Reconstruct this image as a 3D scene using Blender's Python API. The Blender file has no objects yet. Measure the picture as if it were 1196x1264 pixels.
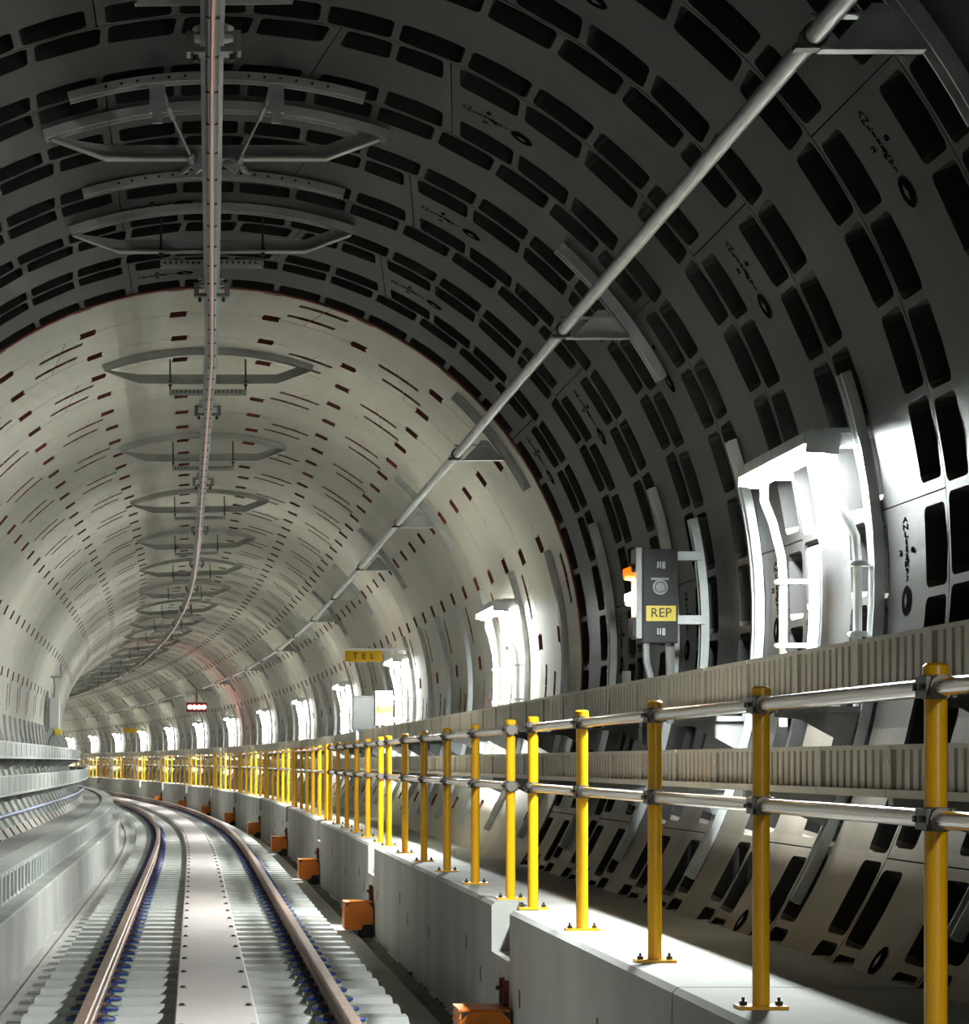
import bpy, math, random
import numpy as np
from mathutils import Matrix, Vector
random.seed(7)
SC = bpy.context.scene
COL = SC.collection
R90 = math.pi / 2

# ------------------------------------------------------------------ camera, world, exposure
FPX, PX, PY, W, H = 3000.0, 240.0, 940.0, 1196.0, 1264.0
CAMZ = 1.42
cd = bpy.data.cameras.new('camera')
cd.sensor_fit = 'HORIZONTAL'; cd.sensor_width = 36.0
cd.lens = FPX * 36.0 / W
cd.shift_x = (W / 2 - PX) / W
cd.shift_y = (PY - H / 2) / W
cd.clip_end = 500
cam = bpy.data.objects.new('camera', cd); COL.objects.link(cam)
cam.location = (0, 0, CAMZ); cam.rotation_euler = (R90, 0, 0)
SC.camera = cam
wd = bpy.data.worlds.new('world'); SC.world = wd; wd.use_nodes = True
wd.node_tree.nodes['Background'].inputs[0].default_value = (0.0, 0.0, 0.0, 1)
SC.view_settings.view_transform = 'Standard'; SC.view_settings.look = 'None'
SC.view_settings.gamma = 1.0; SC.view_settings.use_curve_mapping = False
SC.view_settings.exposure = 3.7
LAMP = 60.0
SC.cycles.max_bounces = 8; SC.cycles.diffuse_bounces = 6; SC.cycles.glossy_bounces = 3
SC.cycles.caustics_reflective = False; SC.cycles.caustics_refractive = False
SC.cycles.sample_clamp_indirect = 6.0
SC.cycles.use_denoising = True
SC.cycles.use_adaptive_sampling = True; SC.cycles.adaptive_threshold = .03

# ------------------------------------------------------------------ the track's course
KN_S = [-60, 30, 50, 85, 105, 240]
KN_K = [0, 0, -.0018, -.0018, -.0012, -.0012]
S0, DS = -60.0, 0.25
_s = np.arange(S0, 240, DS); _k = np.interp(_s, KN_S, KN_K)
_h = np.concatenate([[0], np.cumsum((_k[1:] + _k[:-1]) / 2 * DS)]); _h -= np.interp(0, _s, _h)
_hm = (_h[1:] + _h[:-1]) / 2
_x = np.concatenate([[0], np.cumsum(np.sin(_hm) * DS)]); _x += 0.128 - np.interp(0, _s, _x)
_y = np.concatenate([[0], np.cumsum(np.cos(_hm) * DS)]); _y -= np.interp(0, _s, _y)
def fr(s):
    return float(np.interp(s, _s, _x)), float(np.interp(s, _s, _y)), float(np.interp(s, _s, _h))
def mat(s, d=0.0, z=0.0):
    x, y, h = fr(s)
    return Matrix.Translation((x, y, 0)) @ Matrix.Rotation(-h, 4, 'Z') @ Matrix.Translation((d, 0, z))
def pt(s, d, z):
    x, y, h = fr(s)
    return (x + d * math.cos(h), y - d * math.sin(h), z)
AZ, RT = 2.267, 3.1           # lining axis above rail, intrados radius
RING0, PI_, PC = 20.19, 1.225, 1.2
S_END = 185.0

# ------------------------------------------------------------------ materials
def mk(name, col, rough=.6, metal=0.0, noise=None, col2=None, scale=4.0, bump=0.0, bscale=40.0, spec=.5, stretch=None, detail=5):
    m = bpy.data.materials.new(name); m.use_nodes = True
    nt = m.node_tree; b = nt.nodes['Principled BSDF']
    b.inputs['Base Color'].default_value = (*col, 1); b.inputs['Roughness'].default_value = rough
    b.inputs['Metallic'].default_value = metal; b.inputs['Specular IOR Level'].default_value = spec
    if col2 is not None or bump:
        tc = nt.nodes.new('ShaderNodeTexCoord'); mp = nt.nodes.new('ShaderNodeMapping')
        gp = nt.nodes.new('ShaderNodeNewGeometry')
        nt.links.new(gp.outputs['Position'], mp.inputs['Vector'])
        if stretch: mp.inputs['Scale'].default_value = stretch
    if col2 is not None:
        n = nt.nodes.new('ShaderNodeTexNoise'); n.inputs['Scale'].default_value = scale; n.inputs['Detail'].default_value = detail
        nt.links.new(mp.outputs[0], n.inputs['Vector'])
        r = nt.nodes.new('ShaderNodeValToRGB')
        lo, hi = noise or (.35, .7)
        r.color_ramp.elements[0].position = lo; r.color_ramp.elements[1].position = hi
        r.color_ramp.elements[0].color = (*col, 1); r.color_ramp.elements[1].color = (*col2, 1)
        nt.links.new(n.outputs['Fac'], r.inputs[0]); nt.links.new(r.outputs[0], b.inputs['Base Color'])
    if bump:
        n2 = nt.nodes.new('ShaderNodeTexNoise'); n2.inputs['Scale'].default_value = bscale; n2.inputs['Detail'].default_value = 4
        nt.links.new(mp.outputs[0], n2.inputs['Vector'])
        bp = nt.nodes.new('ShaderNodeBump'); bp.inputs['Strength'].default_value = bump; bp.inputs['Distance'].default_value = .01
        nt.links.new(n2.outputs['Fac'], bp.inputs['Height']); nt.links.new(bp.outputs[0], b.inputs['Normal'])
    return m
def emit(name, col, strength):
    m = bpy.data.materials.new(name); m.use_nodes = True
    b = m.node_tree.nodes['Principled BSDF']
    b.inputs['Base Color'].default_value = (*col, 1)
    b.inputs['Emission Color'].default_value = (*col, 1); b.inputs['Emission Strength'].default_value = strength
    return m
M = {}
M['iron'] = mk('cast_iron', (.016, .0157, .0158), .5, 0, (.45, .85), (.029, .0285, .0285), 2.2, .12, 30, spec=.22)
_nt = M['iron'].node_tree; _b = _nt.nodes['Principled BSDF']      # paler brown, mottled by noise, on the faces that look upwards
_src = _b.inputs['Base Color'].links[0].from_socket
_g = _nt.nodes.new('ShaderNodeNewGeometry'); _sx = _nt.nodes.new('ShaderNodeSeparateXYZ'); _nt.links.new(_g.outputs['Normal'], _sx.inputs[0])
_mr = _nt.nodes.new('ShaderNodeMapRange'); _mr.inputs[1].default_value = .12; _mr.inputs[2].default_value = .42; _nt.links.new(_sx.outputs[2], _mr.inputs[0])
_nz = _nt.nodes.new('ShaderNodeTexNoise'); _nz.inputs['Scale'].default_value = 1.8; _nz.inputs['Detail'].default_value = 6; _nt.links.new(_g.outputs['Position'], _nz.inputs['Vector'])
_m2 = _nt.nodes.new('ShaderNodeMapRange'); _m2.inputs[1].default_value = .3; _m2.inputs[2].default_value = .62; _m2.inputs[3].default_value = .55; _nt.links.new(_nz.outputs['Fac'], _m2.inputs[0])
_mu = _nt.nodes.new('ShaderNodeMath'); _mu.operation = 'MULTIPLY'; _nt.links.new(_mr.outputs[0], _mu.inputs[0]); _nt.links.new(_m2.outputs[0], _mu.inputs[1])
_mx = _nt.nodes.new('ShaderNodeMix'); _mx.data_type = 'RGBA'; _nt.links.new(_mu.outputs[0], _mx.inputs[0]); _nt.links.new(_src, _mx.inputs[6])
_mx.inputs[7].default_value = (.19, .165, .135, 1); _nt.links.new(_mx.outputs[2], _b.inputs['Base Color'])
M['iron_pocket'] = mk('pocket_black', (.004, .004, .005), .6, 0, spec=.15)  # near-black colour for the floors of the iron pockets
M['lining'] = mk('lining_concrete', (.53, .51, .45), .75, 0, (.3, .75), (.42, .405, .355), .8, .05, 25, spec=.3)
M['rustpocket'] = mk('rust_red_packing', (.22, .045, .032), .8, 0, (.4, .7), (.12, .045, .035), 9)
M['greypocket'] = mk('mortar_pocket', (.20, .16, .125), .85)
M['conc'] = mk('grey_concrete', (.50, .50, .475), .8, 0, (.3, .75), (.37, .37, .35), 1.3, .1, 30, spec=.3)
M['conc_wall'] = mk('cast_concrete', (.48, .48, .45), .8, 0, (.35, .75), (.34, .34, .315), 1.1, .08, 22, spec=.3, stretch=(1, 1, .35))
M['slab'] = mk('slab_concrete', (.58, .57, .54), .85, 0, (.3, .7), (.45, .445, .42), 1.6, .1, 35, spec=.25)
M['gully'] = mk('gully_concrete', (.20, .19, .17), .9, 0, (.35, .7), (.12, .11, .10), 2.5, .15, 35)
M['sleeper'] = mk('sleeper_concrete', (.64, .645, .62), .8, 0, (.3, .7), (.54, .545, .52), 3, .08, 40, spec=.3)
M['plank'] = mk('cover_plank', (.63, .57, .55), .6, 0, (.35, .7), (.54, .475, .455), 1.5, .04, 40, stretch=(1, .4, 1))
M['rail'] = mk('rusty_rail', (.26, .155, .11), .5, .25, (.35, .7), (.17, .10, .075), 5, .05, 40)
M['railtop'] = mk('rail_running_face', (.42, .29, .23), .46, .45, (.35, .7), (.32, .21, .16), 6)
M['clip'] = mk('clip_steel', (.10, .065, .05), .5, .3)
M['blue'] = mk('blue_insulator', (.03, .065, .28), .45)
M['seat'] = mk('pale_green_seat', (.42, .48, .40), .6)
M['yellow'] = mk('yellow_paint', (.83, .42, .006), .3, 0, (.3, .8), (.74, .35, .005), 3)
M['steel'] = mk('polished_tube', (.72, .68, .64), .22, .95)
M['bolt'] = mk('dark_bolt', (.07, .06, .05), .4, .5)
M['clampiron'] = mk('clamp_iron', (.16, .14, .12), .4, .4)
M['galvmid'] = mk('trough_panel', (.40, .42, .41), .5, .2)
M['galv'] = mk('galvanised', (.50, .52, .52), .42, .55, (.35, .7), (.38, .40, .40), 8)
M['galvdark'] = mk('galvanised_dull', (.30, .31, .31), .5, .4, (.35, .7), (.22, .225, .22), 6)
M['tray'] = mk('tray_sheet', (.60, .565, .48), .5, .1, (.35, .7), (.50, .47, .395), 1.2)
M['trayrib'] = mk('tray_flute_shadowed', (.30, .29, .26), .5, .3)
M['lid'] = mk('tray_lid', (.62, .645, .62), .5, .1, (.35, .7), (.54, .56, .535), 3)
M['alu'] = mk('aluminium_bar', (.20, .20, .20), .4, .4)
M['copper'] = mk('copper_wire', (.85, .52, .40), .3, .6)
M['orange'] = mk('orange_box', (.72, .20, .012), .4, 0, (.3, .8), (.60, .15, .01), 5)
M['black'] = mk('black_plastic', (.015, .015, .016), .45)
M['matt'] = mk('matt_black', (.004, .004, .004), 1.0, spec=0.0)
M['darkbox'] = mk('charcoal_enamel', (.022, .022, .026), .5, spec=.3)
M['sign'] = mk('sign_yellow', (.80, .60, .04), .45)
M['signorange'] = mk('sign_amber', (.86, .52, .01), .45)
M['white'] = mk('white_enamel', (.78, .78, .80), .4)
M['cabinet'] = mk('cabinet_white', (.34, .34, .36), .5)
M['stripe'] = mk('cabinet_yellow', (.42, .36, .02), .5)
M['greybox'] = mk('grey_enamel', (.085, .09, .09), .35, .1)
M['frame'] = mk('frame_galvanised', (.50, .51, .49), .5, .15, (.35, .7), (.40, .41, .39), 5)
M['ins'] = mk('insulator_grey', (.42, .42, .40), .4)
M['bluepipe'] = mk('lilac_cable', (.36, .40, .62), .5)
M['conduit'] = mk('pale_conduit', (.62, .64, .64), .4, .2)
M['lens'] = mk('grey_lens', (.25, .25, .26), .2)
M['lamp'] = emit('lamp_diffuser', (.93, 1.0, .98), LAMP)
M['redlight'] = emit('red_signal', (1.0, .13, .09), 4)
M['warmlight'] = emit('warm_signal', (1.0, .78, .5), 20)
M['amberlens'] = emit('amber_lens', (1.0, .16, .005), .10)  # weak emission put into the lens so it shows orange

# ------------------------------------------------------------------ helpers
class MB:
    def __init__(s): s.v = []; s.f = []; s.m = []
    def face(s, idx, m=0): s.f.append(idx); s.m.append(m)
    def quad(s, a, b, c, d, m=0):
        n = len(s.v); s.v += [a, b, c, d]; s.face((n, n+1, n+2, n+3), m)
    def poly(s, pts, m=0):
        n = len(s.v); s.v += list(pts); s.face(tuple(range(n, n + len(pts))), m)
    def box(s, x0, x1, y0, y1, z0, z1, m=0, T=None):
        n = len(s.v)
        P = [(x0,y0,z0),(x1,y0,z0),(x1,y1,z0),(x0,y1,z0),(x0,y0,z1),(x1,y0,z1),(x1,y1,z1),(x0,y1,z1)]
        if T is not None: P = [tuple(T @ Vector(p)) for p in P]
        s.v += P
        for q in ((0,3,2,1),(4,5,6,7),(0,1,5,4),(1,2,6,5),(2,3,7,6),(3,0,4,7)): s.face(tuple(n+i for i in q), m)
    def cyl(s, p0, p1, r, seg=10, m=0, r1=None, cap=True):
        p0, p1 = Vector(p0), Vector(p1); ax = (p1 - p0).normalized()
        t = Vector((0, 0, 1)) if abs(ax.z) < .9 else Vector((1, 0, 0))
        a = ax.cross(t).normalized(); b = ax.cross(a).normalized(); r1 = r if r1 is None else r1
        n = len(s.v)
        for p, rr in ((p0, r), (p1, r1)):
            for i in range(seg):
                q = 2 * math.pi * i / seg
                s.v.append(tuple(p + a * (rr * math.cos(q)) + b * (rr * math.sin(q))))
        for i in range(seg):
            j = (i + 1) % seg; s.face((n + i, n + j, n + seg + j, n + seg + i), m)
        if cap:
            s.face(tuple(n + i for i in reversed(range(seg))), m); s.face(tuple(n + seg + i for i in range(seg)), m)
    def tube(s, pts, r, seg=8, m=0):
        pts = [Vector(p) for p in pts]; n0 = len(s.v); N = len(pts)
        for k, p in enumerate(pts):
            ax = (pts[min(k+1, N-1)] - pts[max(k-1, 0)]).normalized()
            t = Vector((0, 0, 1)) if abs(ax.z) < .9 else Vector((1, 0, 0))
            a = ax.cross(t).normalized(); b = ax.cross(a).normalized()
            for i in range(seg):
                q = 2 * math.pi * i / seg
                s.v.append(tuple(p + a * (r * math.cos(q)) + b * (r * math.sin(q))))
        for k in range(N - 1):
            for i in range(seg):
                j = (i + 1) % seg; o = n0 + k * seg
                s.face((o + i, o + j, o + seg + j, o + seg + i), m)
        s.face(tuple(n0 + i for i in reversed(range(seg))), m); s.face(tuple(n0 + (N-1)*seg + i for i in range(seg)), m)
    def sweep(s, prof, ss, mats=None, closed=True, caps=True, fn=None):
        """prof: list of (d,z) run along the course through stations ss"""
        n0 = len(s.v); P = len(prof); fn = fn or pt
        for t in ss:
            for d, z in prof: s.v.append(fn(t, d, z))
        E = P if closed else P - 1
        for k in range(len(ss) - 1):
            o = n0 + k * P
            for i in range(E):
                j = (i + 1) % P
                s.face((o + i, o + j, o + P + j, o + P + i), mats[i] if mats else 0)
        if closed and caps:
            s.face(tuple(n0 + i for i in reversed(range(P))), mats[0] if mats else 0)
            s.face(tuple(n0 + (len(ss)-1)*P + i for i in range(P)), mats[0] if mats else 0)
    def mesh(s, name, mats, smooth=False):
        me = bpy.data.meshes.new(name); me.from_pydata(s.v, [], s.f)
        for m in mats: me.materials.append(M[m] if isinstance(m, str) else m)
        me.polygons.foreach_set('material_index', s.m)
        if smooth: me.polygons.foreach_set('use_smooth', [True] * len(s.f))
        me.update(); return me
def recalc(me):
    import bmesh
    b = bmesh.new(); b.from_mesh(me); bmesh.ops.recalc_face_normals(b, faces=b.faces); b.to_mesh(me); b.free(); return me
def shade(me, ang=40):
    import bmesh
    me.polygons.foreach_set('use_smooth', [True] * len(me.polygons))
    b = bmesh.new(); b.from_mesh(me)
    for e in b.edges:
        if len(e.link_faces) == 2 and e.calc_face_angle(0) > math.radians(ang): e.smooth = False
    b.to_mesh(me); b.free(); return me
def ob(name, me, parent=None, M4=None):
    o = bpy.data.objects.new(name, me); COL.objects.link(o)
    if parent is not None: o.parent = parent
    if M4 is not None: o.matrix_local = M4
    return o
def empty(name, M4=None):
    o = bpy.data.objects.new(name, None); COL.objects.link(o); o.empty_display_size = .1
    if M4 is not None: o.matrix_local = M4
    return o
def tag(o, label, cat=None, group=None, kind=None):
    o['label'] = label
    if cat: o['category'] = cat
    if group: o['group'] = group
    if kind: o['kind'] = kind
    return o
ORD = ['nearest', 'second', 'third', 'fourth', 'fifth', 'sixth', 'seventh', 'eighth', 'ninth', 'tenth', 'eleventh', 'twelfth',
       'thirteenth', 'fourteenth', 'fifteenth', 'sixteenth', 'seventeenth', 'eighteenth', 'nineteenth', 'twentieth']
_TENS = {20: 'twenty', 30: 'thirty', 40: 'forty', 50: 'fifty', 60: 'sixty', 70: 'seventy', 80: 'eighty', 90: 'ninety'}
_ONES = ['', 'first', 'second', 'third', 'fourth', 'fifth', 'sixth', 'seventh', 'eighth', 'ninth']
def nth(i):
    n = i + 1
    if n <= 20: return ORD[i]
    h, r = divmod(n, 100); pre = 'hundred-and-' if h else ''
    if h and r == 0: return 'hundredth'
    if r == 0: return pre
    if r == 1 and h: return pre + 'first'
    if r <= 20: return pre + ORD[r - 1]
    t, o = r // 10 * 10, r % 10
    return pre + (_TENS[t] + '-' + _ONES[o] if o else _TENS[t][:-1] + 'ieth')
def frange(a, b, n): return [a + (b - a) * i / n for i in range(n + 1)]
def text_mesh(name, txt, size, mat, depth=.002, space=1.0, line=1.0):
    c = bpy.data.curves.new(name, 'FONT'); c.body = txt; c.size = size; c.extrude = depth
    c.align_x = 'CENTER'; c.align_y = 'CENTER'; c.space_character = space; c.space_line = line; c.resolution_u = 2
    t = bpy.data.objects.new('tmp', c); COL.objects.link(t)
    dg = bpy.context.evaluated_depsgraph_get()
    me = bpy.data.meshes.new_from_object(t.evaluated_get(dg)); me.name = name
    bpy.data.objects.remove(t); bpy.data.curves.remove(c)
    me.materials.clear(); me.materials.append(M[mat]); return me

# ------------------------------------------------------------------ tunnel lining
def cylp(a, y, r):
    a = math.radians(a); return (r * math.sin(a), y, AZ + r * math.cos(a))
def segment(mb, L, aL, aR, pockets, gy=.004, ga=.06, umax=3.75, edge=.05, yoff=0.0):
    """one lining segment: aL(y), aR(y) edge angles; pockets (u0,u1,y0,y1,depth,corner,matwall,matfloor)"""
    def P(u, y, r):
        l, h = aL(y) + ga, aR(y) - ga
        return cylp(l + (h - l) * u, y + yoff, r)
    wid = aR(L / 2) - aL(L / 2) - 2 * ga
    m_per_u = math.radians(wid) * RT
    us = {0.0, 1.0}; ys = {gy, L - gy}
    for p in pockets:
        us |= {p[0], p[1]}; ys |= {min(max(p[2], gy), L - gy), min(max(p[3], gy), L - gy)}
    us = sorted(us); out = []
    for a, b in zip(us[:-1], us[1:]):
        n = max(1, math.ceil((b - a) * wid / umax - .01)); out += [a + (b - a) * i / n for i in range(n)]
    us = out + [1.0]; ys = sorted(ys)
    idx = {}
    def vid(u, y):
        k = (round(u, 6), round(y, 6))
        if k not in idx: idx[k] = len(mb.v); mb.v.append(P(u, y, RT))
        return idx[k]
    def inside(u, y): return any(p[0] < u < p[1] and p[2] < y < p[3] for p in pockets)
    for i in range(len(us) - 1):
        for j in range(len(ys) - 1):
            uc, yc = (us[i] + us[i+1]) / 2, (ys[j] + ys[j+1]) / 2
            if inside(uc, yc): continue
            mb.face((vid(us[i], ys[j]), vid(us[i+1], ys[j]), vid(us[i+1], ys[j+1]), vid(us[i], ys[j+1])), 0)
            if j == 0: mb.quad(P(us[i], gy, RT), P(us[i], gy, RT+edge), P(us[i+1], gy, RT+edge), P(us[i+1], gy, RT), 0)
            if j == len(ys) - 2: mb.quad(P(us[i], L-gy, RT), P(us[i+1], L-gy, RT), P(us[i+1], L-gy, RT+edge), P(us[i], L-gy, RT+edge), 0)
            if i == 0: mb.quad(P(0, ys[j], RT), P(0, ys[j+1], RT), P(0, ys[j+1], RT+edge), P(0, ys[j], RT+edge), 0)
            if i == len(us) - 2: mb.quad(P(1, ys[j], RT), P(1, ys[j], RT+edge), P(1, ys[j+1], RT+edge), P(1, ys[j+1], RT), 0)
    for (u0, u1, y0, y1, dep, rc, mw, mf) in pockets:
        y0c, y1c = max(y0, gy), min(y1, L - gy); ru = rc / m_per_u
        openlo, openhi = y0 <= gy, y1 >= L - gy; openl, openr = u0 <= 0, u1 >= 1
        poly = []
        def corner(u, y, su, sy, round_):
            if not round_ or rc <= 0: poly.append((u, y)); return
            cu, cy = u + su * ru, y + sy * rc
            st = {(1, 1): 180, (-1, 1): 270, (-1, -1): 0, (1, -1): 90}[(su, sy)]
            for q in (0, 45, 90):
                t = math.radians(st + q); poly.append((cu + ru * math.cos(t), cy + rc * math.sin(t)))
            n = len(mb.v); k = poly[-3:]
            mb.v.append(P(u, y, RT)); mb.v += [P(a, b, RT) for a, b in k]
            mb.face((n, n+1, n+2), 0); mb.face((n, n+2, n+3), 0)
        corner(u0, y0c, 1, 1, not (openlo or openl)); corner(u1, y0c, -1, 1, not (openlo or openr))
        corner(u1, y1c, -1, -1, not (openhi or openr)); corner(u0, y1c, 1, -1, not (openhi or openl))
        uc, yc = (u0 + u1) / 2, (y0c + y1c) / 2; N = len(poly); k = .9
        def bot(u, y):
            uu = uc + (u - uc) * (1 if (openl or openr) else k); yy = yc + (y - yc) * (1 if (openlo or openhi) else k)
            return P(uu, yy, RT + dep)
        for a in range(N):
            b = (a + 1) % N; (ua, ya), (ub, yb) = poly[a], poly[b]
            if openlo and ya == yb == y0c: continue
            if openhi and ya == yb == y1c: continue
            if openl and ua == ub == u0: continue
            if openr and ua == ub == u1: continue
            mb.quad(P(ua, ya, RT), bot(ua, ya), bot(ub, yb), P(ub, yb, RT), mw)
        mb.poly([bot(u, y) for u, y in poly], mf)

def lerpf(a, slant, L): return lambda y: a + slant * (y / L - .5)
def iron_pockets(wid, L, small=False):
    n = max(1, round(wid / 7.5)); end = .9; rib = .75
    pw = (wid - .12 - 2 * end - (n - 1) * rib) / n; out = []
    W_ = wid - .12
    for k in range(n):
        a = end + k * (pw + rib)
        for (y0, y1) in ((.03, .325), (L - .325, L - .03)):
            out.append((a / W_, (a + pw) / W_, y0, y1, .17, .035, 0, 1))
    return out
IRON_A = [(-132, 0), (-72, 0), (-12, 0), (54, 0), (114, 0)]
IRON_B = [(-96, 0), (-42, 0), (10.7, -2.8), (24.7, 2.8), (84, 0), (144, 0)]
CONC_A = [(-162.5, 4), (-102.5, -4), (-42.5, 4), (17.5, -4), (77.5, 4), (137.5, -4)]
CONC_B = [(-146, -4), (-86, 4), (-26, -4), (34, 4), (94, -4), (154, 4)]
def joints(js, i, L):
    a, b = js[i], js[(i + 1) % len(js)]
    bb = b[0] if b[0] > a[0] else b[0] + 360
    return lerpf(a[0], a[1], L), lerpf(bb, b[1], L), a[0], bb
CUT = 150   # everything past this angle from the crown lies under the track slab
def conc_pockets(a0, a1, js_other, L, fl, fh):
    W_ = a1 - a0 - .12; out = []
    ang = 10.0
    for k in range(-12, 13):
        a = ang + 15 * k
        for aa in (a, a + 360):
            if a0 + 4.5 < aa < a1 - 4.5:
                near = min(abs((aa - j[0] + 180) % 360 - 180) for j in js_other)
                if near < 4.5: continue
                for ye, y0, y1 in ((.0, 0.0, .125), (L, L - .125, L)):
                    l, h = fl(ye) + .06, fh(ye) - .06
                    u = (aa - l) / (h - l); hw = 1.35 / (h - l)
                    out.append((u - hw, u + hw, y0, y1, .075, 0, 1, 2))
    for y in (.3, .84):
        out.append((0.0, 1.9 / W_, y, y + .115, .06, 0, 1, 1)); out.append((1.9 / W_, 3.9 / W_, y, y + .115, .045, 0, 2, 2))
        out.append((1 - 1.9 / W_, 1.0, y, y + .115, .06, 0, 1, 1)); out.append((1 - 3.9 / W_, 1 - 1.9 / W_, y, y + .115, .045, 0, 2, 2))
    return out

iron_root = tag(empty('tunnel_lining_iron'), 'dark cast iron segment lining with black pockets over the near track', kind='structure')
plug = MB()   # grout plug: dark ring with a diamond
for rr, dz, mm in ((.07, -.004, 1),):
    plug.poly([(rr * math.cos(t) , rr * math.sin(t), 0.004) for t in [2*math.pi*i/14 for i in range(14)]], 0)
plug.poly([(.036, 0, .007), (0, .022, .007), (-.036, 0, .007), (0, -.022, .007)], 1)
plug_me = plug.mesh('grout_plug', ['matt', 'iron'])
def on_lining(a, y, r=RT, spin=0):
    """frame on the lining at angle a: local z points to the axis, local y along the track, local x round the ring (downwards on the right)"""
    t = math.radians(a)
    nrm = Vector((-math.sin(t), 0, -math.cos(t))); yy = Vector((0, 1, 0)); xx = yy.cross(nrm)
    m = Matrix((xx, yy, nrm)).transposed().to_4x4()
    m.translation = cylp(a, y, r); return m @ Matrix.Rotation(spin, 4, 'Z')
cast_me = text_mesh('cast_mark', 'A\nN\nL\nI\n1\nI\nK\n9\n3', .075, 'matt', .003, 1.0, .85)
cast_me2 = text_mesh('cast_mark_short', '2      0\n4', .065, 'matt', .003, 1.0, .85)
iron_meshes = {}
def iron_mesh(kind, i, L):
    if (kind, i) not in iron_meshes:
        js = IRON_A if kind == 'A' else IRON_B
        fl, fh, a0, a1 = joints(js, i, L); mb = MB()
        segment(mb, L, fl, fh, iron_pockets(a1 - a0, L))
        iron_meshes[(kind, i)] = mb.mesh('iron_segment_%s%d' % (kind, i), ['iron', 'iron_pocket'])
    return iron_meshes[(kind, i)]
NI_NEAR = 12     # rings of iron shown, counted back from the change to concrete
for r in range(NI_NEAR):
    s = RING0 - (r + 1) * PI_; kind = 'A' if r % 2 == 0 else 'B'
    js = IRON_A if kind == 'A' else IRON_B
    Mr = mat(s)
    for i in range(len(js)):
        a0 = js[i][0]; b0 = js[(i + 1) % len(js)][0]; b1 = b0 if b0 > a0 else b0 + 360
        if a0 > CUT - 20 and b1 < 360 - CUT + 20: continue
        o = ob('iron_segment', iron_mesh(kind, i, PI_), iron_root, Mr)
        mid = (a0 + b1) / 2
        if b1 - a0 > 30:
            ob('grout_plug', plug_me, o, on_lining(a0 + 8.2, PI_ * .5, RT, 0))
            if -100 < mid < 130:
                ob('cast_mark', cast_me, o, on_lining(a0 + 3.9, PI_ * .5, RT - .002, -R90) @ Matrix.Diagonal((1.5, .52, 1, 1)))
                ob('cast_mark', cast_me2, o, on_lining(a0 + 4.4, PI_ * .5, RT - .002, -R90) @ Matrix.Diagonal((1.3, .6, 1, 1)))
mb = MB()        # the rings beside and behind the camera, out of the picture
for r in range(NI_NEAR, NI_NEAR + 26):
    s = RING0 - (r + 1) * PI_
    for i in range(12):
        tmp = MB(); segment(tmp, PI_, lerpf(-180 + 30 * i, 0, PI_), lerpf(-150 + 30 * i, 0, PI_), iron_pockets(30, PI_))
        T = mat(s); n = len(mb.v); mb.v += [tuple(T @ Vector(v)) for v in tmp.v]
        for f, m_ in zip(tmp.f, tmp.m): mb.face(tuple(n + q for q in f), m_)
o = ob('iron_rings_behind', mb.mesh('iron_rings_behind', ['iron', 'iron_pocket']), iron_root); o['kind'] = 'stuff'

conc_root = tag(empty('tunnel_lining_concrete'), 'pale concrete segment lining with rust red bolt pockets curving away left', kind='structure')
conc_meshes = {}
def conc_mb(kind, i):
    js, jo = (CONC_A, CONC_B) if kind == 'A' else (CONC_B, CONC_A)
    fl, fh, a0, a1 = joints(js, i, PC); mb = MB()
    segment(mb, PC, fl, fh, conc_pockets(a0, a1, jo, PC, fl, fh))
    return mb
for kind in 'AB':
    for i in range(6): conc_meshes[(kind, i)] = (conc_mb(kind, i),)
CM = ['lining', 'rustpocket', 'greypocket']
conc_data = {k: v[0].mesh('concrete_segment_%s%d' % k, CM) for k, v in conc_meshes.items()}
NR = int((S_END - RING0) / PC); NEARC = 56
far = MB()
for r in range(NR):
    s = RING0 + r * PC; kind = 'A' if r % 2 == 0 else 'B'; T = mat(s)
    for i in range(6):
        js = CONC_A if kind == 'A' else CONC_B
        a0 = js[i][0]; b0 = js[(i + 1) % 6][0]; b1 = b0 if b0 > a0 else b0 + 360
        if a0 > CUT - 25 and b1 < 360 - CUT + 25: continue
        if r < NEARC: ob('concrete_segment', conc_data[(kind, i)], conc_root, T)
        else:
            src = conc_meshes[(kind, i)][0]; n = len(far.v)
            A = np.array(src.v); T_ = np.array(T); A = A @ T_[:3, :3].T + T_[:3, 3]
            far.v += [tuple(v) for v in A]
            for f, m_ in zip(src.f, src.m): far.face(tuple(n + q for q in f), m_)
o = ob('concrete_rings_far', far.mesh('concrete_rings_far', CM), conc_root); o['kind'] = 'stuff'
# the end ring: collar plate where iron meets concrete
mb = MB()
for i in range(96):
    a, b = -180 + 3.75 * i, -180 + 3.75 * (i + 1)
    mb.quad(cylp(a, 0, RT - .012), cylp(b, 0, RT - .012), cylp(b, .06, RT - .012), cylp(a, .06, RT - .012))
    mb.quad(cylp(a, 0, RT + .04), cylp(b, 0, RT + .04), cylp(b, 0, RT - .012), cylp(a, 0, RT - .012))
ob('joint_band', mb.mesh('joint_band', ['rustpocket']), conc_root, mat(RING0 - .02))
# tunnel ends, far out of sight
mb = MB()
for s in (RING0 - (NI_NEAR + 26) * PI_ + .05, RING0 + NR * PC - .05):
    mb.poly([pt(s, 3.2 * math.sin(t), AZ + 3.2 * math.cos(t)) for t in [2*math.pi*i/48 for i in range(48)]])
tag(ob('wall_end', mb.mesh('wall_end', ['lining'])), 'concrete bulkhead closing the tunnel out of sight', kind='structure')

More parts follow.
